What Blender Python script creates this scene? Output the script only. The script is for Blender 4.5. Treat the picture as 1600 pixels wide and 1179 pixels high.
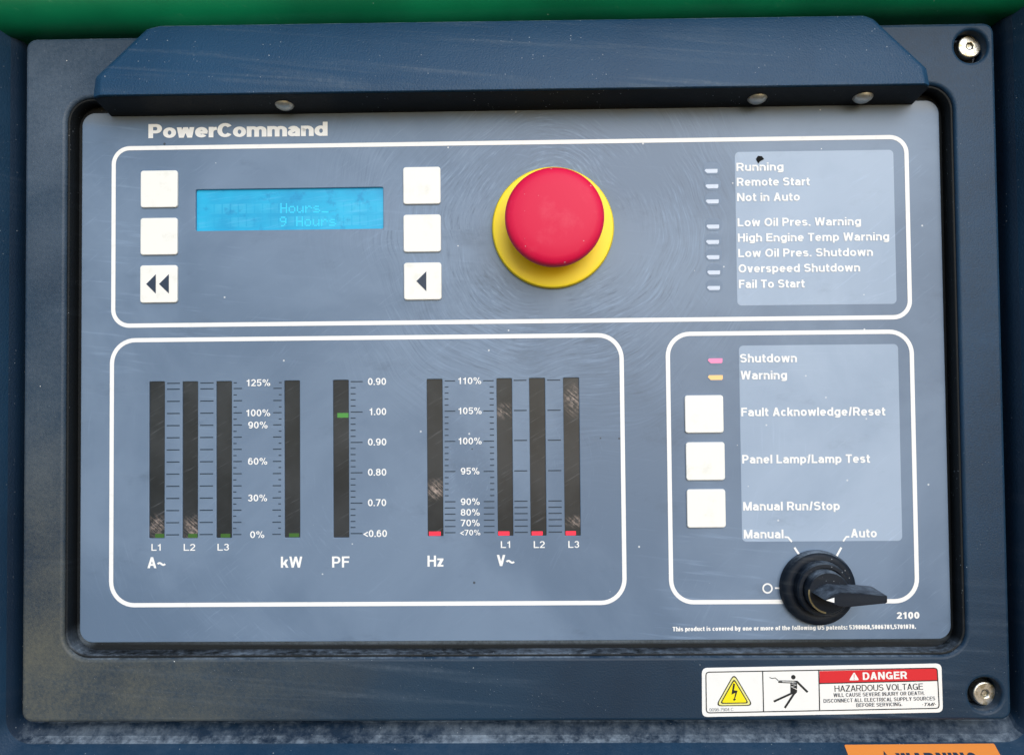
import bpy, math, random
from mathutils import Matrix, Vector
random.seed(7)
S = bpy.context.scene
for o in list(bpy.data.objects): bpy.data.objects.remove(o)
R_ = math.radians
Z0 = 1.25                      # height of the panel centre above the ground, metres

# ------------------------------------------------------------------ camera
# panel space: u right, v up, n out of the face plate (metres); world = (u, -n, v+Z0)
F_PX, PW, PH = 1200.0, 1600.0, 1179.0
CU, CV, CD = 0.0060, -0.00998, 0.30
rx, ry, rz = -0.0254, -0.01617, 0.00932
Rm = Matrix.Rotation(rz, 3, 'Z') @ Matrix.Rotation(rx, 3, 'X') @ Matrix.Rotation(ry, 3, 'Y')   # panel -> camera
Ri = Rm.transposed()
def w3(p): return Vector((p[0], -p[2], p[1] + Z0))
def wdir(p): return Vector((p[0], -p[2], p[1]))
def P(px, py, n=0.0):
    """photo pixel -> (u, v) on the plane at height n above the face plate"""
    d = Ri @ Vector(((px - PW/2)/F_PX, -(py - PH/2)/F_PX, -1.0))
    t = (n - CD)/d.z
    return (CU + d.x*t, CV + d.y*t)
def PIX(u, v, n):
    q = Rm @ Vector((u - CU, v - CV, n - CD))
    return (PW/2 + F_PX*q.x/-q.z, PH/2 - F_PX*q.y/-q.z)
camd = bpy.data.cameras.new('Camera'); cam = bpy.data.objects.new('Camera', camd)
S.collection.objects.link(cam); S.camera = cam
camd.sensor_width = 36; camd.sensor_fit = 'HORIZONTAL'; camd.lens = 36*F_PX/PW
camd.clip_start = 0.01; camd.clip_end = 1000
ax = [wdir(Rm[i]) for i in range(3)]
M4 = Matrix.Identity(4)
for c in range(3):
    for r in range(3): M4[r][c] = ax[c][r]
M4.translation = w3((CU, CV, CD)); cam.matrix_world = M4

# ------------------------------------------------------------------ light
SUN_EL, SUN_AZ = R_(26), R_(165)          # open sky behind the photographer, hazy sun
wd = bpy.data.worlds.new('World'); S.world = wd; wd.use_nodes = True
nt = wd.node_tree; sky = nt.nodes.new('ShaderNodeTexSky'); sky.sky_type = 'NISHITA'; sky.sun_disc = False
sky.sun_elevation = SUN_EL; sky.sun_rotation = SUN_AZ; sky.dust_density = .6; sky.air_density = 1.0; sky.ozone_density = 1.0
bg = nt.nodes['Background']; bg.inputs['Strength'].default_value = 0.12
nt.links.new(sky.outputs[0], bg.inputs['Color'])
sl = bpy.data.lights.new('Sun', 'SUN'); sl.energy = 1.5; sl.angle = R_(45); sl.color = (1, .99, .98)
so = bpy.data.objects.new('Sun', sl); S.collection.objects.link(so)
sd = Vector((math.sin(SUN_AZ)*math.cos(SUN_EL), math.cos(SUN_AZ)*math.cos(SUN_EL), math.sin(SUN_EL)))
so.rotation_euler = sd.to_track_quat('Z', 'Y').to_euler(); so.location = sd*4 + Vector((0, 0, Z0))
S.view_settings.view_transform = 'Standard'; S.view_settings.look = 'None'
S.view_settings.exposure = 0.55; S.view_settings.gamma = 1

# ------------------------------------------------------------------ materials
class NT:
    def __init__(s, name):
        s.m = bpy.data.materials.new(name); s.m.use_nodes = True; s.t = s.m.node_tree
        s.b = s.t.nodes['Principled BSDF']; s.geo = s.add('ShaderNodeNewGeometry')
        s.pos = s.geo.outputs['Position']
    def add(s, ty, **k):
        n = s.t.nodes.new(ty)
        for a, v in k.items(): setattr(n, a, v)
        return n
    def set(s, sock, v):
        if hasattr(v, 'is_output'): s.t.links.new(v, sock)
        elif isinstance(v, tuple) and len(v) == 3 and sock.type == 'RGBA': sock.default_value = (*v, 1)
        else: sock.default_value = v
    def math(s, op, a, b=0.0, c=0.0, clamp=False):
        n = s.add('ShaderNodeMath', operation=op, use_clamp=clamp)
        for i, v in enumerate((a, b, c)): s.set(n.inputs[i], v)
        return n.outputs[0]
    def vec(s, op, a, b):
        n = s.add('ShaderNodeVectorMath', operation=op); s.set(n.inputs[0], a); s.set(n.inputs[1], b)
        return n.outputs['Value'] if op in ('LENGTH', 'DISTANCE', 'DOT_PRODUCT') else n.outputs[0]
    def noise(s, scale, detail=3, rough=.5, vec=None, dist=0):
        n = s.add('ShaderNodeTexNoise'); s.set(n.inputs['Vector'], vec or s.pos)
        n.inputs['Scale'].default_value = scale; n.inputs['Detail'].default_value = detail
        n.inputs['Roughness'].default_value = rough; n.inputs['Distortion'].default_value = dist
        return n.outputs['Fac']
    def ramp(s, v, a, b, c=0.0, d=1.0, smooth=True):
        n = s.add('ShaderNodeMapRange'); n.interpolation_type = 'SMOOTHSTEP' if smooth else 'LINEAR'
        for i, x in enumerate((v, a, b, c, d)): s.set(n.inputs[i], x)
        return n.outputs[0]
    def mix(s, f, a, b):
        n = s.add('ShaderNodeMix', data_type='RGBA')
        s.set(n.inputs[0], f); s.set(n.inputs[6], a); s.set(n.inputs[7], b); return n.outputs[2]
    def stretch(s, sx, sy, sz, rot=0.0):
        m = s.add('ShaderNodeMapping'); s.set(m.inputs['Vector'], s.pos)
        m.inputs['Rotation'].default_value = (0, rot, 0); 
        m2 = s.add('ShaderNodeMapping'); s.t.links.new(m.outputs[0], m2.inputs['Vector'])
        m2.inputs['Scale'].default_value = (sx, sy, sz); return m2.outputs[0]
    def specks(s, scale, size, keep):
        """little dust grains: a share of voronoi cells carries a dot"""
        v = s.add('ShaderNodeTexVoronoi'); s.set(v.inputs['Vector'], s.pos); v.inputs['Scale'].default_value = scale
        sp = s.add('ShaderNodeSeparateColor'); s.t.links.new(v.outputs['Color'], sp.inputs[0])
        k = s.math('GREATER_THAN', sp.outputs[0], 1 - keep)
        rad = s.math('MULTIPLY', sp.outputs[1], size)
        d = s.math('LESS_THAN', v.outputs['Distance'], rad)
        return s.math('MULTIPLY', k, d)
    def bump(s, h, strength, dist=.0002):
        n = s.add('ShaderNodeBump'); n.inputs['Strength'].default_value = strength; n.inputs['Distance'].default_value = dist
        s.set(n.inputs['Height'], h); s.t.links.new(n.outputs[0], s.b.inputs['Normal'])
    def done(s, col, rough=.5, spec=.5, metal=0.0):
        s.set(s.b.inputs['Base Color'], col); s.set(s.b.inputs['Roughness'], rough)
        s.b.inputs['Specular IOR Level'].default_value = spec; s.b.inputs['Metallic'].default_value = metal
        return s.m
    def spot(s, u, v, ru, rv, edge=.5):
        """soft elliptic patch (1 inside) round panel point (u,v)"""
        m = s.add('ShaderNodeVectorMath', operation='SUBTRACT'); s.set(m.inputs[0], s.pos); m.inputs[1].default_value = (u, 0, v + Z0)
        k = s.vec('MULTIPLY', m.outputs[0], (1/ru, 0, 1/rv))
        return s.ramp(s.vec('LENGTH', k, (0, 0, 0)), 1.0, edge)
MAT = {}
ES = P(864, 355, .002)
def faceplate_mat(name, c0, c1, wear):
    t = NT(name)
    col = t.mix(t.ramp(t.noise(12, 5, .6, None, .4), .36, .64), c0, c1)
    # wiping scratches: short arcs round the stop button and along longer sweeps of the cloth
    def arcs(cu_, cv_, rs, as_, wobble, r_out, r_in, msc, m0, m1):
        d = t.vec('SUBTRACT', t.pos, (cu_, 0, cv_ + Z0))
        sp = t.add('ShaderNodeSeparateXYZ'); t.set(sp.inputs[0], d)
        r = t.math('SQRT', t.math('ADD', t.math('MULTIPLY', sp.outputs[0], sp.outputs[0]), t.math('MULTIPLY', sp.outputs[2], sp.outputs[2])))
        r2 = t.math('ADD', r, t.math('MULTIPLY', t.math('SUBTRACT', t.noise(16, 2), .5), wobble))
        a = t.math('ARCTAN2', sp.outputs[2], sp.outputs[0])
        cb = t.add('ShaderNodeCombineXYZ'); t.set(cb.inputs[0], t.math('MULTIPLY', r2, rs)); t.set(cb.inputs[1], t.math('MULTIPLY', a, as_)); cb.inputs[2].default_value = cu_*40 + rs*.01
        n_ = t.noise(1.0, 5, .68, cb.outputs[0])
        mask = t.math('MULTIPLY', t.ramp(r, r_out, r_in), t.ramp(t.noise(msc, 3, .6, t.stretch(1, 1, 1, cu_*3 + rs*.001)), m0, m1))
        return n_, mask
    e1, m1_ = arcs(ES[0], ES[1], 1300, 5, .03, .12, .025, 20, .38, .58)
    e2, m2_ = arcs(ES[0] - .05, ES[1] - .09, 1200, 7, .02, .22, .06, 17, .46, .62)
    e3, m3_ = arcs(ES[0] + .10, ES[1] + .12, 1300, 9, .02, .28, .08, 15, .46, .62)
    ringm = t.math('MAXIMUM', t.math('MULTIPLY', t.ramp(e1, .48, .8), m1_), t.math('MAXIMUM', t.math('MULTIPLY', t.math('MULTIPLY', t.ramp(e2, .54, .8), m2_), .5), t.math('MULTIPLY', t.math('MULTIPLY', t.ramp(e3, .54, .8), m3_), .45)))
    ring, near = e1, m1_
    # oblique wipes elsewhere
    st = t.noise(1.0, 4, .6, t.stretch(60, 1, 900, R_(38)))
    st2 = t.noise(1.0, 3, .6, t.stretch(30, 1, 500, R_(-6)))
    wip = t.math('MULTIPLY', t.ramp(st, .56, .8), t.ramp(t.noise(11, 2), .45, .7))
    wip2 = t.math('MULTIPLY', t.ramp(st2, .55, .8), t.ramp(t.noise(7, 2, .5, t.stretch(1, 1, 1, .4)), .5, .7))
    f = t.math('ADD', t.math('MULTIPLY', ringm, .55*wear), t.math('MULTIPLY', t.math('ADD', wip, wip2), .45*wear), clamp=True)
    col = t.mix(f, col, tuple(min(1, x*1.75 + .03) for x in c1))
    dark = t.math('MULTIPLY', t.ramp(ring, .5, .25), near)
    col = t.mix(t.math('MULTIPLY', dark, .75*wear), col, tuple(x*.55 for x in c0))
    smu = t.ramp(t.noise(38, 5, .7, t.stretch(.7, 1, 1.6)), .55, .76)
    col = t.mix(t.math('MULTIPLY', smu, .42), col, tuple(x*.6 for x in c0))
    col = t.mix(t.math('MULTIPLY', t.specks(260, .10, .10), .8), col, (.62, .66, .7))
    col = t.mix(t.math('MULTIPLY', t.specks(140, .07, .06), .8), col, (.02, .025, .03))
    # darker olive band along the top edge, below the hood
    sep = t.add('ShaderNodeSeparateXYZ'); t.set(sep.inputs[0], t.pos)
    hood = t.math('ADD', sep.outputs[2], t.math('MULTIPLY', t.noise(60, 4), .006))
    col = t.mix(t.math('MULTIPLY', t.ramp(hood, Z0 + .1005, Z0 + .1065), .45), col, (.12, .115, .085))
    t.bump(t.noise(900, 1), .10, .0001)
    return t.done(col, t.ramp(f, 0, 1, .42, .6, False), .45)
MAT['face'] = faceplate_mat('slate_overlay', (.102, .160, .250), (.150, .220, .325), 1)
MAT['patch'] = faceplate_mat('pale_overlay', (.255, .345, .475), (.32, .415, .55), 1)

def plain(name, col, rough=.5, spec=.5, metal=0, dirt=0.0, dcol=(.3, .28, .22), dscale=160, speck=0.0, grain=0.0):
    t = NT(name); c = col
    if dirt: c = t.mix(t.math('MULTIPLY', t.ramp(t.noise(dscale, 5, .65), .52, .74), dirt), c, dcol)
    if speck: c = t.mix(t.math('MULTIPLY', t.specks(420, .16, .22), speck), c, (.55, .57, .58))
    if grain: t.bump(t.noise(1400, 2), grain)
    return t.done(c, rough, spec, metal)
MAT['print'] = plain('white_print', (.83, .84, .84), .5, .4, dirt=.25, dcol=(.5, .53, .58), dscale=220)
MAT['key'] = plain('white_key', (.81, .82, .79), .45, .4, dirt=.35, dcol=(.52, .52, .44), dscale=120)
MAT['navy'] = plain('navy_print', (.018, .035, .07), .5, .4)
MAT['tick'] = plain('tick_print', (.012, .03, .055), .5, .4)
MAT['lens'] = plain('clear_lamp_lens', (.55, .63, .76), .4, .4, dirt=.3, dcol=(.4, .46, .58), dscale=400)
MAT['lensring'] = plain('embossed_lamp_ring', (.135, .20, .30), .45, .4, dirt=.5, dcol=(.20, .27, .38), dscale=500)
MAT['red'] = plain('red_plastic', (.66, .006, .058), .5, .28, dirt=.22, dcol=(.74, .12, .17), dscale=90, speck=.5)
MAT['yellow'] = plain('yellow_plastic', (.97, .74, .002), .45, .45, dirt=.12, dcol=(.6, .4, .05), dscale=110)
MAT['flake'] = plain('black_flake', (.004, .005, .006), .7, .15)
MAT['st_white'] = plain('sticker_white', (.80, .81, .80), .4, .4, dirt=.15, dcol=(.6, .6, .56))
MAT['st_black'] = plain('sticker_black', (.012, .016, .02), .4, .4)
MAT['st_grey'] = plain('sticker_grey_print', (.05, .06, .08), .4, .4)
MAT['st_red'] = plain('sticker_red', (.62, .02, .03), .4, .4)
MAT['st_yel'] = plain('sticker_yellow', (.85, .72, .01), .4, .4)
MAT['st_pale'] = plain('sticker_pale_yellow', (.74, .72, .28), .4, .4)
MAT['st_or'] = plain('sticker_orange', (.80, .27, .05), .45, .4, dirt=.15, dcol=(.55, .22, .1))
MAT['arm'] = plain('worn_edge', (.17, .14, .07), .7, .3, dirt=.6, dcol=(.04, .035, .02), dscale=500)

def emit(name, col, st, base=None):
    t = NT(name); t.set(t.b.inputs['Emission Color'], col); t.b.inputs['Emission Strength'].default_value = st
    return t.done(base or col, .4, .4)
MAT['led_green'] = emit('lit_green_segment', (.05, .22, .04), .18)
MAT['led_dim'] = emit('dim_green_segment', (.035, .11, .02), .1)
MAT['led_red'] = emit('lit_red_segment', (.7, .02, .05), .5)
MAT['lamp_pink'] = emit('pink_lamp', (.75, .2, .38), .25)
MAT['lamp_amber'] = emit('amber_lamp', (.8, .48, .2), .2)

def lcd():
    t = NT('backlit_display')
    st = t.noise(1, 4, .6, t.stretch(70, 1, 900, R_(8)))
    base = t.mix(t.ramp(t.noise(28, 4, .6), .3, .7), (.003, .27, .50), (.008, .41, .66))
    sx = t.add('ShaderNodeSeparateXYZ'); t.set(sx.inputs[0], t.pos)
    u0, vtop = P(321, 318); cw, rh = 12.9*.00025, 21*.00025
    fx = t.math('FRACT', t.math('DIVIDE', t.math('SUBTRACT', sx.outputs[0], u0), cw))
    fz = t.math('FRACT', t.math('DIVIDE', t.math('SUBTRACT', vtop + Z0, sx.outputs[2]), rh))
    cell = t.math('MULTIPLY', t.math('LESS_THAN', fx, .82), t.math('LESS_THAN', fz, .74))
    cell = t.math('MULTIPLY', cell, t.math('MULTIPLY', t.math('LESS_THAN', sx.outputs[2], vtop + Z0), t.ramp(t.noise(60, 3), .35, .65)))
    base = t.mix(t.math('MULTIPLY', cell, .3), base, (.08, .52, .72))
    col = t.mix(t.math('MULTIPLY', t.ramp(st, .5, .75), .45), base, (.10, .46, .72))
    sm = t.math('MULTIPLY', t.ramp(t.noise(150, 5, .7), .55, .70), .5)
    col = t.mix(sm, col, (.003, .17, .38))
    t.set(t.b.inputs['Emission Color'], col); t.b.inputs['Emission Strength'].default_value = .42
    return t.done(t.mix(.5, col, (.0, .05, .12)), .35, .4)
MAT['lcd'] = lcd()
MAT['lcdtext'] = emit('display_characters', (.022, .42, .62), .42)

def gauge():
    t = NT('smoked_gauge_window')
    col = t.mix(t.ramp(t.noise(30, 4, .6), .35, .7), (.010, .015, .020), (.030, .037, .045))
    st = t.noise(1, 4, .65, t.stretch(60, 1, 1100, R_(30)))
    st2 = t.noise(1, 4, .65, t.stretch(90, 1, 1400, R_(-42)))
    scr = t.ramp(st, .56, .8)
    col = t.mix(t.math('MULTIPLY', scr, .7), col, (.15, .165, .19))
    # sheen and glints in the windows, painted as streaky pale copper patches
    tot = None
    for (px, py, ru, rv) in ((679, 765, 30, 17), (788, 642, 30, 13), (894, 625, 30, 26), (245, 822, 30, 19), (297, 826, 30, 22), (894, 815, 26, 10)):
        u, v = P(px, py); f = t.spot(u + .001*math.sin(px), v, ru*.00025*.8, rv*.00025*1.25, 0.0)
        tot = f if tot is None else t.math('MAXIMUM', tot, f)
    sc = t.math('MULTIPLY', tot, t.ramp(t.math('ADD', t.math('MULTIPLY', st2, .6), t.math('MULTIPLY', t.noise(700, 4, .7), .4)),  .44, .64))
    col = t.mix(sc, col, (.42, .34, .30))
    return t.done(col, t.ramp(sc, 0, 1, .32, .55, False), .35)
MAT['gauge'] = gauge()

def plastic(name, c0, c1, grain=.35, dust=.25, settle=.6, speck=.8, dirt_sheen_spots=(), rough=.5, spec=.5, hazec=(.12, .15, .19)):
    t = NT(name)
    col = t.mix(t.ramp(t.noise(14, 4, .6), .3, .7), c0, c1)
    w1 = t.noise(1, 6, .65, t.stretch(7, 1, 170, R_(-5)), 1.1)
    haze = t.math('MULTIPLY', t.ramp(w1, .48, .78), t.ramp(t.noise(13, 3), .38, .68))
    fine = t.ramp(t.noise(500, 4, .7), .45, .7)
    haze = t.math('MULTIPLY', haze, t.math('ADD', .45, t.math('MULTIPLY', fine, .55)))
    col = t.mix(t.math('MULTIPLY', haze, dust), col, hazec)
    for (px, py, ru, rv, c, f) in dirt_sheen_spots:
        u, v = P(px, py, .006)
        m = t.math('MULTIPLY', t.spot(u, v, ru*.00025, rv*.00025, 0.0), t.ramp(t.math('ADD', t.math('MULTIPLY', t.noise(22, 5, .6, t.stretch(1, 1, 1.6, .5)), .65), t.math('MULTIPLY', t.noise(900, 2, .7), .35)), .2, .78))
        col = t.mix(t.math('MULTIPLY', m, f), col, c)
    # dust lying on faces that look up
    sn = t.add('ShaderNodeSeparateXYZ'); t.set(sn.inputs[0], t.geo.outputs['True Normal'])
    up = t.ramp(sn.outputs[2], .45, .95)
    dn = t.ramp(t.math('ADD', t.math('MULTIPLY', t.noise(260, 5, .75), .6), t.math('MULTIPLY', t.noise(1, 5, .65, t.stretch(22, 60, 60)), .6)), .46, .86)
    col = t.mix(t.math('MULTIPLY', t.math('MULTIPLY', up, dn), settle), col, (.33, .41, .50))
    col = t.mix(t.math('MULTIPLY', t.math('MULTIPLY', t.specks(760, .17, .4), t.ramp(t.noise(35, 3, .6), .42, .62)), speck*.6), col, (.5, .55, .6))
    col = t.mix(t.math('MULTIPLY', t.specks(210, .05, .08), speck), col, (.72, .74, .74))
    t.bump(t.noise(1500, 2, .5), grain, .00025)
    return t.done(col, t.ramp(haze, 0, 1, rough, rough + .2, False), spec)
OL = (.13, .13, .10); GB = (.12, .16, .215); BLUE_SHEEN = (.009, .050, .115)  # the last blue is sky sheen on the bezel, painted as colour
MAT['bezel'] = plastic('textured_black_plastic', (.006, .022, .047), (.010, .034, .068), dust=.75, speck=.9, spec=.3,
    dirt_sheen_spots=((120, 1090, 620, 230, OL, .8), (70, 880, 130, 420, OL, .55), (90, 130, 230, 300, GB, .55), (70, 480, 120, 560, GB, .38),
                (1530, 420, 190, 800, BLUE_SHEEN, .95), (1480, 90, 220, 140, BLUE_SHEEN, .7)), hazec=(.12, .16, .21))
MAT['visor'] = plastic('grained_hood_plastic', (.007, .042, .100), (.011, .054, .122), grain=.7, dust=1.0, hazec=(.12, .16, .21), speck=1, spec=.3)  # black plastic; its blue sky reflection is put into the base colour
MAT['tray'] = plastic('shaded_plastic', (.0055, .008, .011), (.010, .012, .013), grain=.3, dust=.2, settle=.8, speck=1, spec=.2, rough=.6,  # darker copy of the black plastic, shade put into its colour
    dirt_sheen_spots=((800, 1009, 900, 9, (.26, .33, .41), .85), (118, 1000, 26, 26, (.26, .33, .41), .6), (1482, 500, 14, 560, (.055, .05, .035), .6)))
MAT['ledge'] = plastic('dusty_ledge_plastic', (.004, .015, .036), (.006, .022, .05), grain=.4, dust=.25, settle=.85, rough=.5, spec=.3)
MAT['housing'] = plastic('blue_black_housing', (.004, .026, .062), (.007, .038, .085), grain=.4, dust=.3, settle=.06, rough=.45, speck=1)
MAT['switch'] = plastic('black_switch_plastic', (.004, .008, .015), (.008, .013, .022), grain=.15, dust=1.0, settle=.6, speck=1, hazec=(.13, .14, .14), spec=.15)
def green():
    t = NT('green_enamel')
    col = t.mix(t.ramp(t.noise(20, 4), .3, .7), (.002, .155, .068), (.003, .235, .10))
    st = t.noise(1, 4, .7, t.stretch(140, 140, 420, R_(-35)))
    col = t.mix(t.math('MULTIPLY', t.math('MULTIPLY', t.ramp(st, .6, .78), t.ramp(t.noise(40, 3), .48, .66)), .4), col, (.10, .36, .2))
    col = t.mix(t.math('MULTIPLY', t.specks(300, .1, .1), .7), col, (.3, .5, .38))
    t.bump(t.noise(200, 3), .08, .0003)
    return t.done(col, .38, .5)
MAT['green'] = green()
def steel():
    t = NT('zinc_screw')
    col = t.mix(t.ramp(t.noise(500, 4, .6), .42, .7), (.62, .63, .62), (.30, .27, .17))
    t.bump(t.noise(1500, 2), .15, .0002)
    return t.done(col, .38, .5, 1.0)
MAT['steel'] = steel()
MAT['dull'] = plain('dull_zinc_dome', (.48, .49, .46), .4, .5, .6, dirt=.6, dcol=(.12, .11, .08), dscale=600)

# ------------------------------------------------------------------ mesh helpers
ORG = {}
def mk(name, verts, faces, mat, parent=None, smooth=None, kind=None):
    """one mesh object; verts in panel space, origin at its centre; child of parent"""
    vs = [Vector(v) for v in verts]
    lo = [min(v[i] for v in vs) for i in range(3)]; hi = [max(v[i] for v in vs) for i in range(3)]
    c = Vector([(a + b)/2 for a, b in zip(lo, hi)])
    me = bpy.data.meshes.new(name); me.from_pydata([tuple(v - c) for v in vs], [], faces); me.update()
    return link(name, me, c, mat, parent, smooth)
def link(name, me, c, mat, parent, smooth=None):
    me.materials.clear(); me.materials.append(MAT[mat])
    if smooth is not None:
        me.polygons.foreach_set('use_smooth', [True]*len(me.polygons)); me.set_sharp_from_angle(angle=R_(smooth))
    o = bpy.data.objects.new(name, me); S.collection.objects.link(o)
    if parent:
        o.parent = parent; o.location = c - ORG[parent.name]
    else:
        o.rotation_euler = (math.pi/2, 0, 0); o.location = w3(c)
    ORG[o.name] = c
    return o
def thing(name, label, cat, c, group=None):
    o = bpy.data.objects.new(name, None); S.collection.objects.link(o); o.empty_display_size = .02
    o.rotation_euler = (math.pi/2, 0, 0); o.location = w3(c); ORG[o.name] = Vector(c)
    o['label'] = label; o['category'] = cat
    if group: o['group'] = group
    return o
def plate(name, loops, n0, n1, mat, parent, bevel=0.0, res=2, smooth=40):
    """flat piece with holes: loops[0] outline, the others holes; from n0 (back) to n1 (front)"""
    cu = bpy.data.curves.new(name, 'CURVE'); cu.dimensions = '2D'; cu.fill_mode = 'BOTH'
    for lp in loops:
        s = cu.splines.new('POLY'); s.points.add(len(lp) - 1); s.use_cyclic_u = True
        for p, q in zip(s.points, lp): p.co = (q[0], q[1], 0, 1)
    cu.extrude = (n1 - n0)/2 - bevel; cu.bevel_depth = bevel; cu.bevel_resolution = res; cu.offset = -bevel
    ob = bpy.data.objects.new('tmp', cu); me = bpy.data.meshes.new_from_object(ob)
    bpy.data.objects.remove(ob); bpy.data.curves.remove(cu)
    lo = [min(v.co[i] for v in me.vertices) for i in range(2)]; hi = [max(v.co[i] for v in me.vertices) for i in range(2)]
    c = Vector(((lo[0] + hi[0])/2, (lo[1] + hi[1])/2, 0)); 
    for v in me.vertices: v.co -= c
    me.name = name
    return link(name, me, Vector((c.x, c.y, (n0 + n1)/2)), mat, parent, smooth)
def rrect(u0, v0, u1, v1, r, k=7):
    if u0 > u1: u0, u1 = u1, u0
    if v0 > v1: v0, v1 = v1, v0
    out = []
    for cx, cy, a in ((u1 - r, v1 - r, 0), (u0 + r, v1 - r, 90), (u0 + r, v0 + r, 180), (u1 - r, v0 + r, 270)):
        for i in range(k + 1):
            t = R_(a + 90*i/k); out.append((cx + r*math.cos(t), cy + r*math.sin(t)))
    return out
def circ(c, r, k=48): return [(c[0] + r*math.cos(2*math.pi*i/k), c[1] + r*math.sin(2*math.pi*i/k)) for i in range(k)]
def prect(x0, y0, x1, y1, n=0.0):
    a, b, c, d = P(x0, y0, n), P(x1, y0, n), P(x1, y1, n), P(x0, y1, n)
    return ((a[0] + d[0])/2, (c[1] + d[1])/2, (b[0] + c[0])/2, (a[1] + b[1])/2)
def pquad(tl, tr, br, bl, n=0.0):
    a, b, c, d = (P(*q, n) for q in (tl, tr, br, bl))
    return ((a[0] + d[0])/2, (c[1] + d[1])/2, (b[0] + c[0])/2, (a[1] + b[1])/2)
def lathe(name, c, prof, mat, parent, k=72, smooth=35, ecc=None):
    vs, fs = [], []
    for (r, n) in prof:
        for i in range(k):
            a = 2*math.pi*i/k; vs.append((c[0] + r*math.cos(a), c[1] + r*math.sin(a), n))
    for j in range(len(prof) - 1):
        for i in range(k):
            i2 = (i + 1) % k; fs.append((j*k + i, j*k + i2, (j + 1)*k + i2, (j + 1)*k + i))
    fs.append(tuple((len(prof) - 1)*k + i for i in range(k)))
    return mk(name, vs, fs, mat, parent, smooth)

# flat print: ribbons and polygons --------------------------------------------
def ribbon(pts, w, closed=False, ky=1.0):
    """outline quads of a thick line; ky thins the horizontal strokes"""
    q = [Vector((p[0], p[1]/ky)) for p in pts]
    m = len(q); L, Rr = [], []
    for i in range(m):
        a = q[(i - 1) % m] if (closed or i > 0) else None
        b = q[(i + 1) % m] if (closed or i < m - 1) else None
        d1 = (q[i] - a).normalized() if a is not None else None
        d2 = (b - q[i]).normalized() if b is not None else None
        if d1 is None: d1 = d2
        if d2 is None: d2 = d1
        n1 = Vector((-d1.y, d1.x)); n2 = Vector((-d2.y, d2.x)); den = 1 + n1.dot(n2)
        mt = (n1 + n2)/den if den > .35 else (n1 + n2).normalized()*1.4
        L.append(q[i] + mt*w/2); Rr.append(q[i] - mt*w/2)
    quads = []
    for i in range(m if closed else m - 1):
        j = (i + 1) % m
        quads.append([(p.x, p.y*ky) for p in (Rr[i], Rr[j], L[j], L[i])])
    return quads
class Ink:
    """collects flat polygons lying n above a plane; every stroke a hair above the last"""
    def __init__(s, n): s.v, s.f, s.n, s.i = [], [], n, 0
    def polys(s, ps):
        z = s.n + 3e-6*(s.i % 12); s.i += 1
        for p in ps:
            b = len(s.v); s.v += [(x, y, z) for x, y in p]; s.f.append(tuple(range(b, b + len(p))))
    def out(s, name, mat, parent): return mk(name, s.v, s.f, mat, parent)
def arc(cx, cy, rx_, ry_, a0, a1, k=12):
    out = []
    for i in range(k + 1):
        a = R_(a0 + (a1 - a0)*i/k); c, s_ = math.cos(a), math.sin(a)
        e = .95   # slightly squared rounds
        out.append((cx + rx_*math.copysign(abs(c)**e, c), cy + ry_*math.copysign(abs(s_)**e, s_)))
    return out
KY = .9
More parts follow.
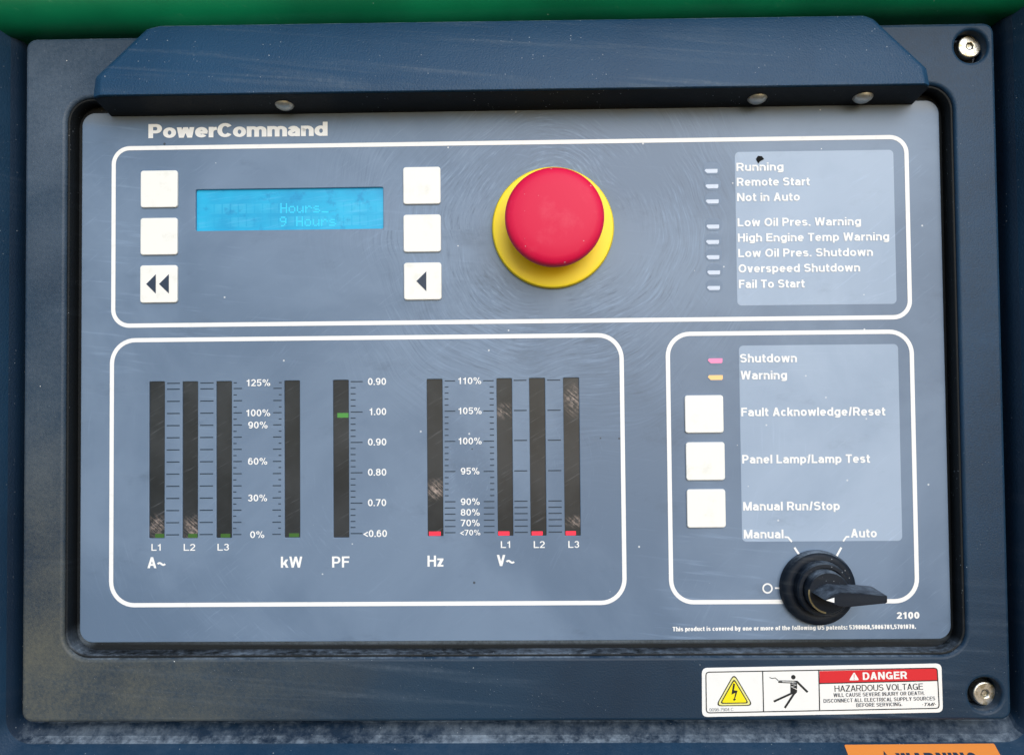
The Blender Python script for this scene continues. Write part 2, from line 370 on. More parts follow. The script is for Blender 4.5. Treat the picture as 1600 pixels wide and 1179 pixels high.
def glyph(ch, w):
    """(advance width, [strokes], [polygons]) of a plain grotesque letter, cap height 1"""
    h = w/2; hy = w*KY/2; T = 1 - hy; B = hy; XH = .74; X = XH - hy; D = -.21 + hy; l = []; p = []; o = w*1.1
    def dg(x0, x1, y0=0., y1=1., ww=o): p.append([(x0, y0), (x0 + ww, y0), (x1 + ww, y1), (x1, y1)])
    def st(x, y0=0., y1=1.): p.append([(x - h, y0), (x + h, y0), (x + h, y1), (x - h, y1)])
    def hb(x0, x1, y): p.append([(x0, y - hy), (x1, y - hy), (x1, y + hy), (x0, y + hy)])
    def oval(W, y0, y1): l.append((arc(W/2, (y0 + y1)/2, W/2 - h, (y1 - y0)/2, 0, 345, 23), True))
    W = .6
    if ch == ' ': W = .26
    elif ch == 'A': W = .72; dg(0, W/2 - o/2); dg(W - o, W/2 - o/2); hb(W*.22, W*.78, .3)
    elif ch == 'V': W = .68; dg(W/2 - o/2, 0); dg(W/2 - o/2, W - o)
    elif ch == 'W':
        W = .98; a = o*.92; q = W*.26
        dg(q - a/2, 0, ww=a); dg(q - a/2, W/2 - a/2, ww=a); dg(W - q - a/2, W/2 - a/2, ww=a); dg(W - q - a/2, W - a, ww=a)
    elif ch == 'M': W = .84; st(h); st(W - h); dg(W/2 - o/2, w*.0, ww=o); dg(W/2 - o/2, W - o, ww=o)
    elif ch == 'N': W = .72; st(h); st(W - h); dg(W - w*1.12, 0, ww=w*1.12)
    elif ch == 'Z': W = .62; hb(0, W, T); hb(0, W, B); dg(0, W - o*1.25, w*KY*.9, 1 - w*KY*.9, o*1.25)
    elif ch == 'Y': W = .68; st(W/2, 0, .44); dg(W/2 - o/2, 0, .4, 1); dg(W/2 - o/2, W - o, .4, 1)
    elif ch == 'H': W = .7; st(h); st(W - h); hb(h, W - h, .53)
    elif ch == 'I': W = w; st(h)
    elif ch == 'L': W = .57; st(h); hb(h, W, B)
    elif ch == 'E': W = .62; st(h); hb(h, W, B); hb(h, W, T); hb(h, W*.94, .53)
    elif ch == 'F': W = .58; st(h); hb(h, W, T); hb(h, W*.92, .51)
    elif ch == 'T': W = .62; st(W/2); hb(0, W, T)
    elif ch == 'J': W = .52; l.append(([(W - h, 1), (W - h, .3)] + arc(W/2, .3, W/2 - h, .3 - hy, 0, -180), False))
    elif ch == 'U': W = .7; l.append(([(W - h, 1), (W - h, .32)] + arc(W/2, .32, W/2 - h, .32 - hy, 0, -180) + [(h, 1)], False))
    elif ch == 'D': W = .71; st(h); l.append(([(h, T), (W*.5, T)] + arc(W*.5, .5, W*.5 - h, .5 - hy, 90, -90) + [(h, B)], False))
    elif ch in 'PR':
        W = .65 if ch == 'P' else .7; lo = .44
        st(h); l.append(([(h, T), (W*.55, T)] + arc(W*.55, (T + lo)/2, W*.43 - h, (T - lo)/2, 90, -90) + [(h, lo)], False))
        if ch == 'R': dg(W - o, W*.45, 0, lo, o)
    elif ch == 'B':
        W = .68; st(h); m = .53
        l.append(([(h, T), (W*.55, T)] + arc(W*.55, (T + m)/2, W*.4 - h, (T - m)/2, 90, -90) + [(h, m)], False))
        l.append(([(h, m), (W*.55, m)] + arc(W*.55, (B + m)/2, W*.45 - h, (m - B)/2, 90, -90) + [(h, B)], False))
    elif ch == 'O': W = .77; oval(W, B, T)
    elif ch == '0': W = .55; oval(W, B, T)
    elif ch == 'C': W = .73; l.append((arc(W/2, .5, W/2 - h, .5 - hy, 38, 322, 22), False))
    elif ch == 'G':
        W = .75; l.append((arc(W/2, .5, W/2 - h, .5 - hy, 40, 328, 22), False)); hb(W*.54, W, .44); st(W - h, 0, .44 + hy)
    elif ch in 'S5362389':
        m = .52
        if ch == 'S':
            W = .66; a, b = (T + m)/2, (B + m)/2
            l.append((arc(W/2, a, W/2 - h, (T - m)/2, 22, 270, 16) + arc(W/2, b, W/2 - h, (m - B)/2, 90, -158, 16)[1:], False))
        elif ch == '5':
            W = .55; l.append(([(W*.95, T), (W*.22, T), (W*.14, .5)] + arc(W/2, .34, W/2 - h, .34 - hy, 120, -155, 16), False))
        elif ch == '3':
            W = .55; l.append((arc(W/2, (T + .53)/2, W*.46 - h, (T - .53)/2, 165, -90, 14), False)); l.append((arc(W/2, (B + .53)/2, W/2 - h, (.53 - B)/2, 90, -165, 14), False))
        elif ch == '2':
            W = .55; l.append((arc(W/2, .68, W/2 - h, .32 - hy, 170, -25, 12) + [(W*.5, .36), (h*1.1, B)], False)); hb(0, W, B)
        elif ch == '8': W = .55; oval(W, B, .54); l.append((arc(W/2, (T + .54)/2, W*.46 - h, (T - .54)/2, 0, 345, 20), True))
        elif ch == '6':
            W = .55; oval(W, B, .62); l.append((arc(W/2, .5, W/2 - h, .5 - hy, 190, 45, 10), False))
        elif ch == '9':
            W = .55; oval(W, .38, T); l.append((arc(W/2, .5, W/2 - h, .5 - hy, 10, -135, 10), False))
    elif ch == '1': W = .46; st(W*.62); dg(W*.05, W*.42, .66, .84, o*.9); hb(W*.1, W*.6, .76)
    elif ch == '7': W = .55; hb(0, W, T); dg(W*.18, W - o, 0, 1 - w*.5)
    elif ch == '4': W = .56; st(W*.7); hb(0, W, .27); dg(0, W*.7 - o*.6, .3, 1)
    elif ch == 'o': W = .61; oval(W, B, X)
    elif ch in 'bdpqg':
        W = .61; oval(W, B, X)
        if ch == 'b': st(h, 0, 1)
        elif ch == 'd': st(W - h, 0, 1)
        elif ch == 'p': st(h, -.21, XH)
        else:
            st(W - h, .0, XH); l.append(([(W - h, .1), (W - h, -.02)] + arc(W/2, -.02, W/2 - h, .19 - hy, 0, -160), False))
    elif ch == 'c': W = .56; l.append((arc(W/2, (B + X)/2, W/2 - h, (X - B)/2, 40, 320, 18), False))
    elif ch == 'e': W = .6; l.append((arc(W/2, (B + X)/2, W/2 - h, (X - B)/2, 0, 318, 20), False)); hb(h, W - h*.2, (B + X)/2)
    elif ch == 'a':
        W = .58; l.append((arc(W*.46, X - .17, W*.46 - h, .17, 165, 60, 6) + [(W - h*1.1, X - .16), (W - h*1.1, 0)], False))
        l.append(([(W - h*1.1, .46), (W*.4, .42)] + arc(W*.36, .24, W*.36 - h, .24 - hy, 90, 270, 10) + [(W*.6, B + .02), (W - h*1.1, .2)], False))
    elif ch in 'nhmru':
        if ch == 'm':
            W = .92; st(h, 0, XH); q = (W - w)/2
            for k in (0, 1):
                x0 = h + k*q; l.append(([(x0, .4)] + arc(x0 + q/2, X - .2, q/2, .2, 180, 0, 10) + [(x0 + q, 0)], False))
        elif ch == 'r': W = .4; st(h, 0, XH); l.append((arc(W*.98, X - .26, W*.98 - h, .26, 180, 92, 7), False))
        elif ch == 'u': W = .59; st(W - h, 0, XH); l.append(([(h, XH), (h, .24)] + arc(W/2, .24, W/2 - h, .24 - hy, 180, 360, 10), False))
        else: W = .59; st(h, 0, 1 if ch == 'h' else XH); l.append(([(h, .44)] + arc(W/2, X - .22, W/2 - h, .22, 180, 0, 10) + [(W - h, 0)], False))
    elif ch == 'i': W = w; st(h, 0, XH); p.append([(0, .86), (w, .86), (w, 1), (0, 1)])
    elif ch == 'l': W = w; st(h)
    elif ch == 't': W = .36; l.append(([(W*.42, .93), (W*.42, .2)] + arc(W*.42 + .13, .17, .13, .17 - hy, 180, 270, 5) + [(W, B)], False)); hb(0, W, X)
    elif ch == 'f': W = .36; l.append(([(W*.42, 0), (W*.42, .82)] + arc(W*.42 + .13, .84, .13, .16 - hy, 180, 90, 5) + [(W, T)], False)); hb(0, W, X)
    elif ch == 'k': W = .58; st(h); dg(h, W - o*1.2, .24, XH, o*1.1); dg(W - o*1.05, W*.3, 0, .5, o*1.05)
    elif ch == 's':
        W = .54; m = .385; l.append((arc(W/2, (X + m)/2, W/2 - h, (X - m)/2, 25, 270, 12) + arc(W/2, (B + m)/2, W/2 - h, (m - B)/2, 90, -155, 12)[1:], False))
    elif ch == 'v': W = .56; dg(W/2 - o/2, 0, 0, XH); dg(W/2 - o/2, W - o, 0, XH)
    elif ch == 'y': W = .56; dg(W/2 - o/2, 0, 0, XH); dg(W/2 - o*.85, W - o, -.21, XH); hb(W*.05, W*.36, -.21 + hy)
    elif ch == 'w':
        W = .82; a = o*.9; q = W*.26
        for x0, x1 in ((q, a/2), (q, W/2), (W - q, W/2), (W - q, W - a/2)): dg(x0 - a/2, x1 - a/2, 0, XH, a)
    elif ch == 'z': W = .5; hb(0, W, X); hb(0, W, B); dg(0, W - o*1.3, w*KY*.8, XH - w*KY*.8, o*1.3)
    elif ch == '.': W = w*1.1; p.append([(0, 0), (W, 0), (W, w*1.05), (0, w*1.05)])
    elif ch == ',': W = w*1.1; p.append([(0, -.12), (W*.5, -.12), (W, 0), (W, w), (0, w)])
    elif ch == ':':
        W = w*1.1
        for y in (0, .5): p.append([(0, y), (W, y), (W, y + w), (0, y + w)])
    elif ch == '*': W = w*1.2; p.append([(W/2 + W*.6*math.cos(a*.785), .48 + W*.6*math.sin(a*.785)) for a in range(8)])
    elif ch == '/': W = .34; dg(0, W - w, -.02, 1.02, w)
    elif ch == '-': W = .34; hb(0, W, .38)
    elif ch == '<': W = .55; l.append(([(W, .72), (h*1.5, .4), (W, .08)], False))
    elif ch == '~': W = .6; l.append((([(x/10*W, .38 + .09*math.sin(x/10*2*math.pi)) for x in range(11)]), False))
    elif ch == '%':
        W = .92; a = w*.78
        for cx, cy in ((.2, .76), (.72, .24)): l.append((arc(cx, cy, .19 - a/2, .235 - a/2, 0, 345, 16), True, a))
        dg(.24, .60, 0, 1, w*.72)
    if ch == 'C': W = .69
    elif ch == 'c': W = .53
    elif ch == 'r': W = .37
    elif ch == 'k': W = .54
    return W, l, p
def text(name, s, xl, yl, xr, yr, cap, weight, mat, parent, n=0.0, nlift=.00012, track=.10, slant=0.0, uv=None, bar=.8):
    """lettering from the left baseline pixel to the right one; cap height in photo pixels; weight = stem / cap height, bar = horizontal / stem"""
    global KY
    a, b = (P(xl, yl, n), P(xr, yr, n)) if uv is None else uv
    e = Vector((b[0] - a[0], b[1] - a[1])); wid = e.length; e.normalize(); f = Vector((-e.y, e.x))
    H = cap*.00025*(CD - n)/CD if uv is None else cap
    w = weight
    for _ in range(6):
        KY = bar*weight/w; adv = []; x = 0
        for ch in s:
            W, l, p = glyph(ch, w); adv.append(x); x += W + (track if ch != ' ' else track*.6)
        x -= track; sx = wid/x; w = .5*w + .5*weight*H/sx
    KY = bar*weight/w; ink = Ink(n + nlift)
    T_ = lambda q, ox: (a[0] + e.x*(q[0] + ox + slant*q[1])*sx + f.x*q[1]*H, a[1] + e.y*(q[0] + ox + slant*q[1])*sx + f.y*q[1]*H)
    for ch, ox in zip(s, adv):
        W, l, p = glyph(ch, w)
        for pol in p: ink.polys([[T_(q, ox) for q in pol]])
        for st in l: ink.polys([[T_(q, ox) for q in qd] for qd in ribbon(st[0], st[2] if len(st) > 2 else w, st[1], KY)])
    return ink.out(name, mat, parent)

# ------------------------------------------------------------------ surroundings: housing and green body
def ring(L, Rr, T, B, r, n): return [(x, y, n) for x, y in rrect(L, B, Rr, T, r, 8)]
hl = (P(34, 300)[0] + P(24, 900)[0])/2 ; hr = (P(1572, 200)[0] + P(1590, 1050)[0])/2
hb_ = P(800, 1134)[1]; htop = P(800, 20)[1] + .02
SL = Vector((-.575, .818))     # the apron below: down and out
def apron(t): return (hb_ - .0042 + SL.x*t, .0005 + SL.y*t)
rings = []
for (du, db, n, r) in ((0, 0, -.008, .005), (0, 0, -.004, .006), (.0003, .0020, -.0022, .007), (.0006, .0036, -.0008, .008), (.0014, .0046, .0006, .009), (.0026, .0054, .0022, .010)):
    rings.append(ring(hl - du, hr + du, htop, hb_ - db, r, n))
v1, n1 = hb_ - .0054, .0022
for t in (.004, .012, .024, .06):
    rings.append(ring(hl - .0026 - t*.42, hr + .0026 + t*.42, htop, v1 + SL.x*t, .010 + t*.3, n1 + SL.y*t))
nl = n1 + SL.y*.062
rings.append(ring(hl - .0026 - .03, hr + .0026 + .03, htop + .002, v1 + SL.x*.062 - .002, .03, nl))
rings.append(ring(hl - .55, hr + .55, htop + .35, v1 - .55, .04, nl))
house = thing('panel_housing', 'dark blue moulded surround with dusty ledge framing the control panel', 'housing', (0, hb_ - .03, -.02))
def loft(name, rs, mat, cap_):
    vs = [v for r in rs for v in r]; k = len(rs[0]); fs = []
    for j in range(len(rs) - 1):
        for i in range(k):
            i2 = (i + 1) % k; fs.append((j*k + i, (j + 1)*k + i, (j + 1)*k + i2, j*k + i2))
    if cap_: fs.append(tuple(range(k)))
    return mk(name, vs, fs, mat, house, 50)
loft('recess_ledge', rings[:6], 'ledge', True)
loft('surround_apron', rings[5:], 'housing', False)
# green rolled sheet above
gv0 = P(800, 45)[1]; Rg = .0135; prof = [(gv0 - .0005, -.012)]
for i in range(15):
    a = R_(-90 + 100*i/14); prof.append((gv0 + Rg + Rg*math.sin(a), .0005 + Rg*math.cos(a)))
prof += [(gv0 + .05, .0125), (gv0 + .05, -.012)]
x0, x1 = -.30, .30; vs, fs = [], []
NS = 24
for j in range(NS + 1):
    u = x0 + (x1 - x0)*j/NS
    for (v, n) in prof: vs.append((u, v + .0052*u - .0, n))
k = len(prof)
for j in range(NS):
    for i in range(k):
        i2 = (i + 1) % k; fs.append((j*k + i, (j + 1)*k + i, (j + 1)*k + i2, j*k + i2))
fs += [tuple(range(k)), tuple(NS*k + i for i in range(k))[::-1]]
g = mk('enclosure_edge', vs, fs, 'green', None, 40)
g['label'] = 'rolled green painted steel edge of the generator enclosure above the hood'; g['category'] = 'enclosure'

# ------------------------------------------------------------------ the control panel
panel = thing('control_panel', 'generator control panel with slate face, black plastic bezel and hood', 'control panel', (0, -.13, -.006))
NB = .006
bo = pquad((42, 58), (1556, 38), (1579, 1126), (31, 1127), NB)
bi = pquad((103, 151), (1491, 133), (1512, 1026), (98, 1027), NB)
s1, s2 = P(1518, 72, NB), P(1540, 1085, NB)
HR = .0063
bezel = plate('bezel', [rrect(*bo, .004), rrect(*bi, .0095), circ(s1, HR), circ(s2, HR)], -.004, NB, 'bezel', panel, .0013, 3)
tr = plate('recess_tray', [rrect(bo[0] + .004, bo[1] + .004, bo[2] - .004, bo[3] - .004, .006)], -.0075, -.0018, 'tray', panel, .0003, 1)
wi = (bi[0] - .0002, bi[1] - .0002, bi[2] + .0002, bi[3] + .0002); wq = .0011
plate('shaded_recess_wall', [rrect(*wi, .0096), rrect(wi[0] + wq, wi[1] + wq, wi[2] - wq, wi[3] - wq, .0086)], -.0030, .0046, 'tray', panel, .0004, 2)  # dark liner added inside the bezel; the wall's shade is its colour
fw, fh = .33777, .20861
GA = []   # gauge windows: pixel rectangles (x0, y0, x1, y1)
for (a, b, c, d) in ((233, 596, 257, 840.5), (285, 596, 309, 840.5), (338, 595.5, 362, 840), (444.5, 594.5, 468.5, 839.5), (520.7, 593.5, 545, 839.5),
                     (667.5, 592, 691.8, 837.2), (776.8, 591, 800.8, 836.8), (828, 590.5, 852.5, 836.5), (881.2, 590, 905.8, 836.5)):
    GA.append(prect(a, b, c, d))
DS = pquad((305.5, 296), (598.5, 292.5), (599, 357), (305.5, 361))
face = plate('face_plate', [rrect(-fw/2, -fh/2, fw/2, fh/2, .0052, 10)] + [rrect(*g_, .0003, 2) for g_ in GA] + [rrect(*DS, .0007, 4)], -.0018, 0.0, 'face', panel, .00025, 2)

# hood ------------------------------------------------------------------
NT_, NF = .0108, .0158
def pv(px, py, n): u, v = P(px, py, n); return (u, v, n)
def slope_n(py_t): return NT_ + (NF - NT_)*py_t
topo = [pv(250, 41.5, NT_), pv(1350, 25.5, NT_), pv(1362, 31, NT_ + .0004), pv(1441, 104, .0145), pv(1446, 130.5, NF), pv(156, 148.5, NF), pv(157, 119, .0145), pv(233, 46.5, NT_ + .0004)]
out = [pv(250, 40.5, NT_ - .0012), pv(1350, 24.5, NT_ - .0012), pv(1365, 30, NT_ - .001), pv(1448, 107, .0126), pv(1453, 134, .0134), pv(145, 152, .0134), pv(149, 121, .0126), pv(229, 45.5, NT_ - .001)]
low = []
for i, q in enumerate(out): low.append((q[0], q[1], .003))
ub = P(800, 172.5, 0)[1]
# front edge: gentle round between top face and underside
flL, flR = topo[5], topo[4]
uL, uR = (out[5][0], ub, -.0017), (out[4][0], ub, -.0017)
uL0, uR0 = (topo[5][0] - .0003, ub, -.0017), (topo[4][0] + .0003, ub, -.0017)
vs = topo + out + low + [uL, uR, uL0, uR0]
fs = [(7, 6, 5, 4, 3, 2, 1, 0)]
for i in (0, 1, 2, 3): fs.append((i, i + 1, 8 + i + 1, 8 + i))
for i in (5, 6): fs.append((i, i + 1, 8 + i + 1, 8 + i))
fs.append((7, 0, 8, 15))
for i in (0, 1, 2, 3): fs.append((8 + i, 8 + i + 1, 16 + i + 1, 16 + i))
for i in (5, 6): fs.append((8 + i, 8 + i + 1, 16 + i + 1, 16 + i))
fs.append((15, 8, 16, 23))
fs += [(4, 5, 26, 27), (5, 13, 24, 26), (12, 4, 27, 25)]          # underside and its corners
under = [topo[5], topo[4], uR0, uL0, out[5], out[4], uL, uR]
fs += [(13, 21, 24), (12, 25, 20)]
import bmesh
bm = bmesh.new()
bvs = [bm.verts.new(v) for v in vs]
for f in fs: bm.faces.new([bvs[i] for i in f])
bmesh.ops.recalc_face_normals(bm, faces=bm.faces)
ed = [e for e in bm.edges if len(e.link_faces) == 2 and e.calc_face_angle(0) > .2]
bmesh.ops.bevel(bm, geom=ed, offset=.0006, segments=2, affect='EDGES', profile=.5, clamp_overlap=True)
bm.verts.index_update()
hood = mk('hood', [tuple(v.co) for v in bm.verts], [tuple(v.index for v in f.verts) for f in bm.faces], 'visor', panel, 35)
bm.free()
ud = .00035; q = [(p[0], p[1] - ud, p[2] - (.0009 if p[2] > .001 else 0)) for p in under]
mk('shaded_hood_underside', q, [(0, 1, 2, 3), (4, 0, 3, 6), (1, 5, 7, 2)], 'tray', hood, 40)  # hood plastic without the painted sky blue, its shade kept as dark colour
def dome(px, py, n, name='rivet'):
    """dome head on the underside of the hood, its axis pointing down"""
    u, v = P(px, py, n); vs, fs = [], []; k = 20; prof_ = [(.0038, .0009), (.0037, -.0003), (.0031, -.0011), (.0020, -.0018), (.0007, -.0020)]
    for r, d in prof_:
        for i in range(k):
            a = 2*math.pi*i/k; vs.append((u + r*math.cos(a), v + d, n + r*math.sin(a)))
    for j in range(len(prof_) - 1):
        for i in range(k): i2 = (i + 1) % k; fs.append((j*k + i, (j + 1)*k + i, (j + 1)*k + i2, j*k + i2))
    fs.append(tuple((len(prof_) - 1)*k + i for i in range(k)))
    return mk(name, vs, fs, 'dull', panel, 50)
for px, py in ((445, 163.5), (1183, 153.5), (1348, 152)): dome(px, py, .0065)

# screws in the counterbores -------------------------------------------------
for (px, py), c in (((1516, 72), s1), ((1540, 1083.5), s2)):
    nh = .0015; cc = P(px, py, nh); r = .0047
    hexa = [(cc[0] + .00115*math.cos(R_(60*i + 12)), cc[1] + .00115*math.sin(R_(60*i + 12))) for i in range(6)]
    sc = plate('screw', [circ(cc, r, 40), hexa], -.0019, nh, 'steel', panel, .0007, 3)
    plate('hex_socket', [circ(cc, .0014, 20)], -.0018, nh - .0009, 'steel', sc, 0, 1)

# border lines ----------------------------------------------------------------
def border(name, l_, t_, r_, b_, rad, wpx=6.6):
    w_ = wpx*.00025
    lo = rrect(l_, b_, r_, t_, rad, 10)
    ink = Ink(.0001); ink.polys(ribbon(lo, w_, True)); return ink.out(name, 'print', face)
u = lambda x, y: P(x, y)[0]
v = lambda x, y: P(x, y)[1]
border('border_line', (u(178, 290) + u(177, 470))/2, (v(215, 231) + v(1385, 215.3))/2, (u(1416, 245) + u(1421.7, 470))/2, (v(215, 509) + v(1385, 495.2))/2, .0064)
border('border_line', (u(175.5, 570) + u(173.5, 905))/2, (v(225, 530.5) + v(925, 524.5))/2, (u(970.5, 570) + u(976.5, 900))/2, (v(215, 944.3) + v(930, 941.5))/2, .0092)
border('border_line', (u(1043, 570) + u(1048.5, 860))/2, (v(1085, 521) + v(1385, 518.5))/2, (u(1424.7, 570) + u(1432, 880))/2, (v(1090, 940.5) + v(1395, 938))/2, .0086)
# pale text windows
for q in (((1148, 237), (1396, 235), (1400.6, 475), (1152, 477)), ((1154, 539.7), (1403, 537.4), (1409.6, 844), (1160, 846))):
    plate('label_window', [rrect(*pquad(*q), .0017, 5)], -.0002, .00006, 'patch', face, 0, 1)
# ------------------------------------------------------------------ lettering on the face plate
def ft(s, xl, yl, xr, yr, cap, wt, **k): return text('lettering', s, xl, yl, xr, yr, cap, wt, 'print', face, **k)
ft('PowerCommand', 232, 216.2, 512, 212.6, 22.5, .335, track=.035, bar=.64)
for s, x0, x1, y in (('Running', 1150.5, 1224, 267.6), ('Remote Start', 1151, 1265, 291), ('Not in Auto', 1151.5, 1249.5, 314.8), ('Low Oil Pres. Warning', 1152.3, 1345, 354),
                     ('High Engine Temp Warning', 1152.7, 1389, 378), ('Low Oil Pres. Shutdown', 1153.3, 1363.7, 402), ('Overspeed Shutdown', 1153.7, 1343.7, 426), ('Fail To Start', 1154.3, 1257, 450.2)):
    ft(s, x0, y, x1, y - (x1 - x0)*.0092, 12.9, .225, nlift=.0002, track=.09, bar=.82)
for s, x0, x1, y in (('Shutdown', 1156, 1245, 566.2), ('Warning', 1157, 1229.5, 592.6), ('Fault Acknowledge/Reset', 1158, 1383, 650), ('Panel Lamp/Lamp Test', 1159.5, 1359, 723.6),
                     ('Manual Run/Stop', 1161, 1312, 797), ('Manual', 1162, 1224, 840.5), ('Auto', 1329, 1369.7, 839)):
    ft(s, x0, y, x1, y - (x1 - x0)*.005, 13.3, .225, nlift=.0002, track=.09, bar=.82)
ft('2100', 1401, 966, 1436.5, 965.6, 10.3, .30, track=.08, bar=.65)
ft('This product is covered by one or more of the following US patents: 5390068,5006781,5701070.', 1051, 985.4, 1431, 981.4, 6.8, .27, track=.08, bar=.62)
for s, x0, x1, y in (('125%', 385, 422.5, 603), ('100%', 384.5, 422.5, 650), ('90%', 388, 418.5, 669), ('60%', 387.7, 418, 725.6), ('30%', 387.4, 417.7, 782.8), ('0%', 391, 413.4, 840)):
    ft(s, x0, y, x1, y - .2, 10.6, .19)
for s, x0, x1, y in (('0.90', 575, 603.4, 601.2), ('1.00', 577, 603.6, 648.2), ('0.90', 575, 603.8, 695.5), ('0.80', 575, 603.8, 742.7), ('0.70', 575, 603.6, 790.2), ('<0.60', 567.5, 604.8, 838.4)):
    ft(s, x0, y, x1, y - .2, 10.8, .185)
for s, x0, x1, y, c in (('110%', 715.5, 752.2, 599.9, 10.4), ('105%', 716, 752.8, 646.8, 10.4), ('100%', 716, 752.8, 693.8, 10.4), ('95%', 720, 749.3, 740.8, 10.4), ('90%', 720, 749.8, 788.5, 10.4),
                        ('80%', 720, 749.8, 805, 10.2), ('70%', 720, 749.8, 821.5, 10.2), ('<70%', 718.7, 750.7, 835.8, 8.6)):
    ft(s, x0, y, x1, y - .2, c, .185)
for s, x0, x1, y in (('L1', 236.8, 252.8, 859.7), ('L2', 287.2, 305.2, 859.7), ('L3', 340, 358, 859.5), ('L1', 782.6, 798.6, 855.4), ('L2', 834, 851.2, 855.4), ('L3', 888, 905, 855.2)):
    ft(s, x0, y, x1, y - .1, 10.5, .18)
for s, x0, x1, y in (('A~', 230.6, 258.3, 887), ('kW', 439, 472.4, 886.2), ('PF', 519, 546.2, 886), ('Hz', 668, 693, 884.6), ('V~', 776.4, 803.2, 883.6)):
    ft(s, x0, y, x1, y - .1, 17.2, .20)
# switch legend strokes
def lines(name, paths, wpx, mat, parent, n=0.0, lift=.0002, closed=False):
    ink = Ink(n + lift)
    for pth in paths: ink.polys(ribbon([P(x, y, n) for x, y in pth], wpx*.00025, closed))
    return ink.out(name, mat, parent)
lines('legend_line', [[(1225.5, 838.3), (1231, 838.8), (1237, 845.8)]], 2.6, 'print', face)
lines('legend_line', [[(1241, 854.7), (1251, 869.5)]], 3.2, 'print', face)
lines('legend_line', [[(1326.8, 837.8), (1322, 838), (1317, 845)]], 2.6, 'print', face)
lines('legend_line', [[(1314.3, 854.7), (1306, 869.5)]], 3.2, 'print', face)
lines('legend_line', [[(1210.5, 918), (1226, 918)]], 2.4, 'print', face)
oc = P(1199, 918.4); ink = Ink(.0002); ink.polys(ribbon(circ(oc, .0017, 28), .00062, True)); ink.out('off_symbol', 'print', face)

# ------------------------------------------------------------------ bar gauges
seg = {0: ('led_dim', 241.5, 833.8, 255.5, 840), 1: ('led_dim', 293, 833.8, 307.5, 840), 2: ('led_dim', 344, 833.8, 359, 839.6), 3: ('led_dim', 451, 833, 466.8, 839),
       4: ('led_green', 526.6, 645, 544, 652.2), 5: ('led_red', 670, 830.3, 688.4, 836.9), 6: ('led_red', 778.6, 830, 796, 836.4), 7: ('led_red', 830.8, 830, 848, 836.4), 8: ('led_red', 884, 829.6, 900, 836)}
for i, g_ in enumerate(GA):
    m_ = .0004
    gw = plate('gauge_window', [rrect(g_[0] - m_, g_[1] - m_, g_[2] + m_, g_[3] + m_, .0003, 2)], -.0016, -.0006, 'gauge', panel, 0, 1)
    ma, a, b, c, d = seg[i]; q = prect(a, b, c, d)
    q = (max(q[0], g_[0] + .0001), max(q[1], g_[1] + .0001), min(q[2], g_[2] - .0001), q[3])
    plate('lit_segment', [rrect(*q, .0001, 1)], -.0007, -.0005, ma, gw, 0, 1)
def ticks(rows, name='tick_marks'):
    ink = Ink(.0001)
    for (xa, xb, y, xa2, xb2, ym, th) in rows:
        # x drifts a little with y because the picture is seen in perspective: take it at the row's own height
        f = (y - 597)/(839 - 597); a = xa + (xa2 - xa)*f; b = xb + (xb2 - xb)*f
        p0, p1 = P(a, y), P(b, y - .004*(b - a)); h_ = th*.000125
        ink.polys([[(p0[0], p0[1] - h_), (p1[0], p0[1] - h_), (p1[0], p0[1] + h_), (p0[0], p0[1] + h_)]])
    return ink.out(name, 'tick', face)
Y0 = [598.6] + [607.8 + 18.93*i for i in range(13)]
ticks([(261.2, 281.2, y, 259.6, 280, 0, 1.6) for y in Y0])
ticks([(313.2, 333.8, y - .5, 312, 332.6, 0, 1.6) for y in Y0])
maj = [606.7 + 18.98*i for i in range(13)]; mnr = [597.8 + 18.92*i for i in range(13)]
ticks([(365.2, 378.4, y, 364.2, 377.2, 0, 1.5) for y in maj] + [(365.2, 370.2, y, 364.4, 369.2, 0, 1.5) for y in mnr])
ticks([(427.4, 440.2, y - .3, 425.6, 439, 0, 1.5) for y in maj] + [(436, 440.2, y - .4, 434.8, 439, 0, 1.5) for y in mnr])
ticks([(548, 566.7 if i % 5 == 0 else 555.7, 596 + 9.476*i, 548, 566.4 if i % 5 == 0 else 555.5, 0, 1.5) for i in range(26)])
yh = [594.9 + 9.42*i for i in range(21)] + [793 + 9.65*i for i in range(5)]
ticks([(694.8, 711.2 if (i % 5 == 0 or i > 20) else 700.8, y, 695, 711.8 if (i % 5 == 0 or i > 20) else 701, 0, 1.5) for i, y in enumerate(yh)])
ticks([(755 if (i % 5 == 0 or i > 20) else 765, 771.4, y - .3, 756.2 if (i % 5 == 0 or i > 20) else 766.4, 772.8, 0, 1.5) for i, y in enumerate(yh)])
yv = [594, 641, 687.7, 735.2, 782.5, 792.3, 801.8, 811.6, 821.4, 831]
ticks([(802.6, 822.6, y, 804.2, 824.8, 0, 1.6) for y in yv])
ticks([(855, 875.4, y - .4, 857.4, 878.2, 0, 1.6) for y in yv])

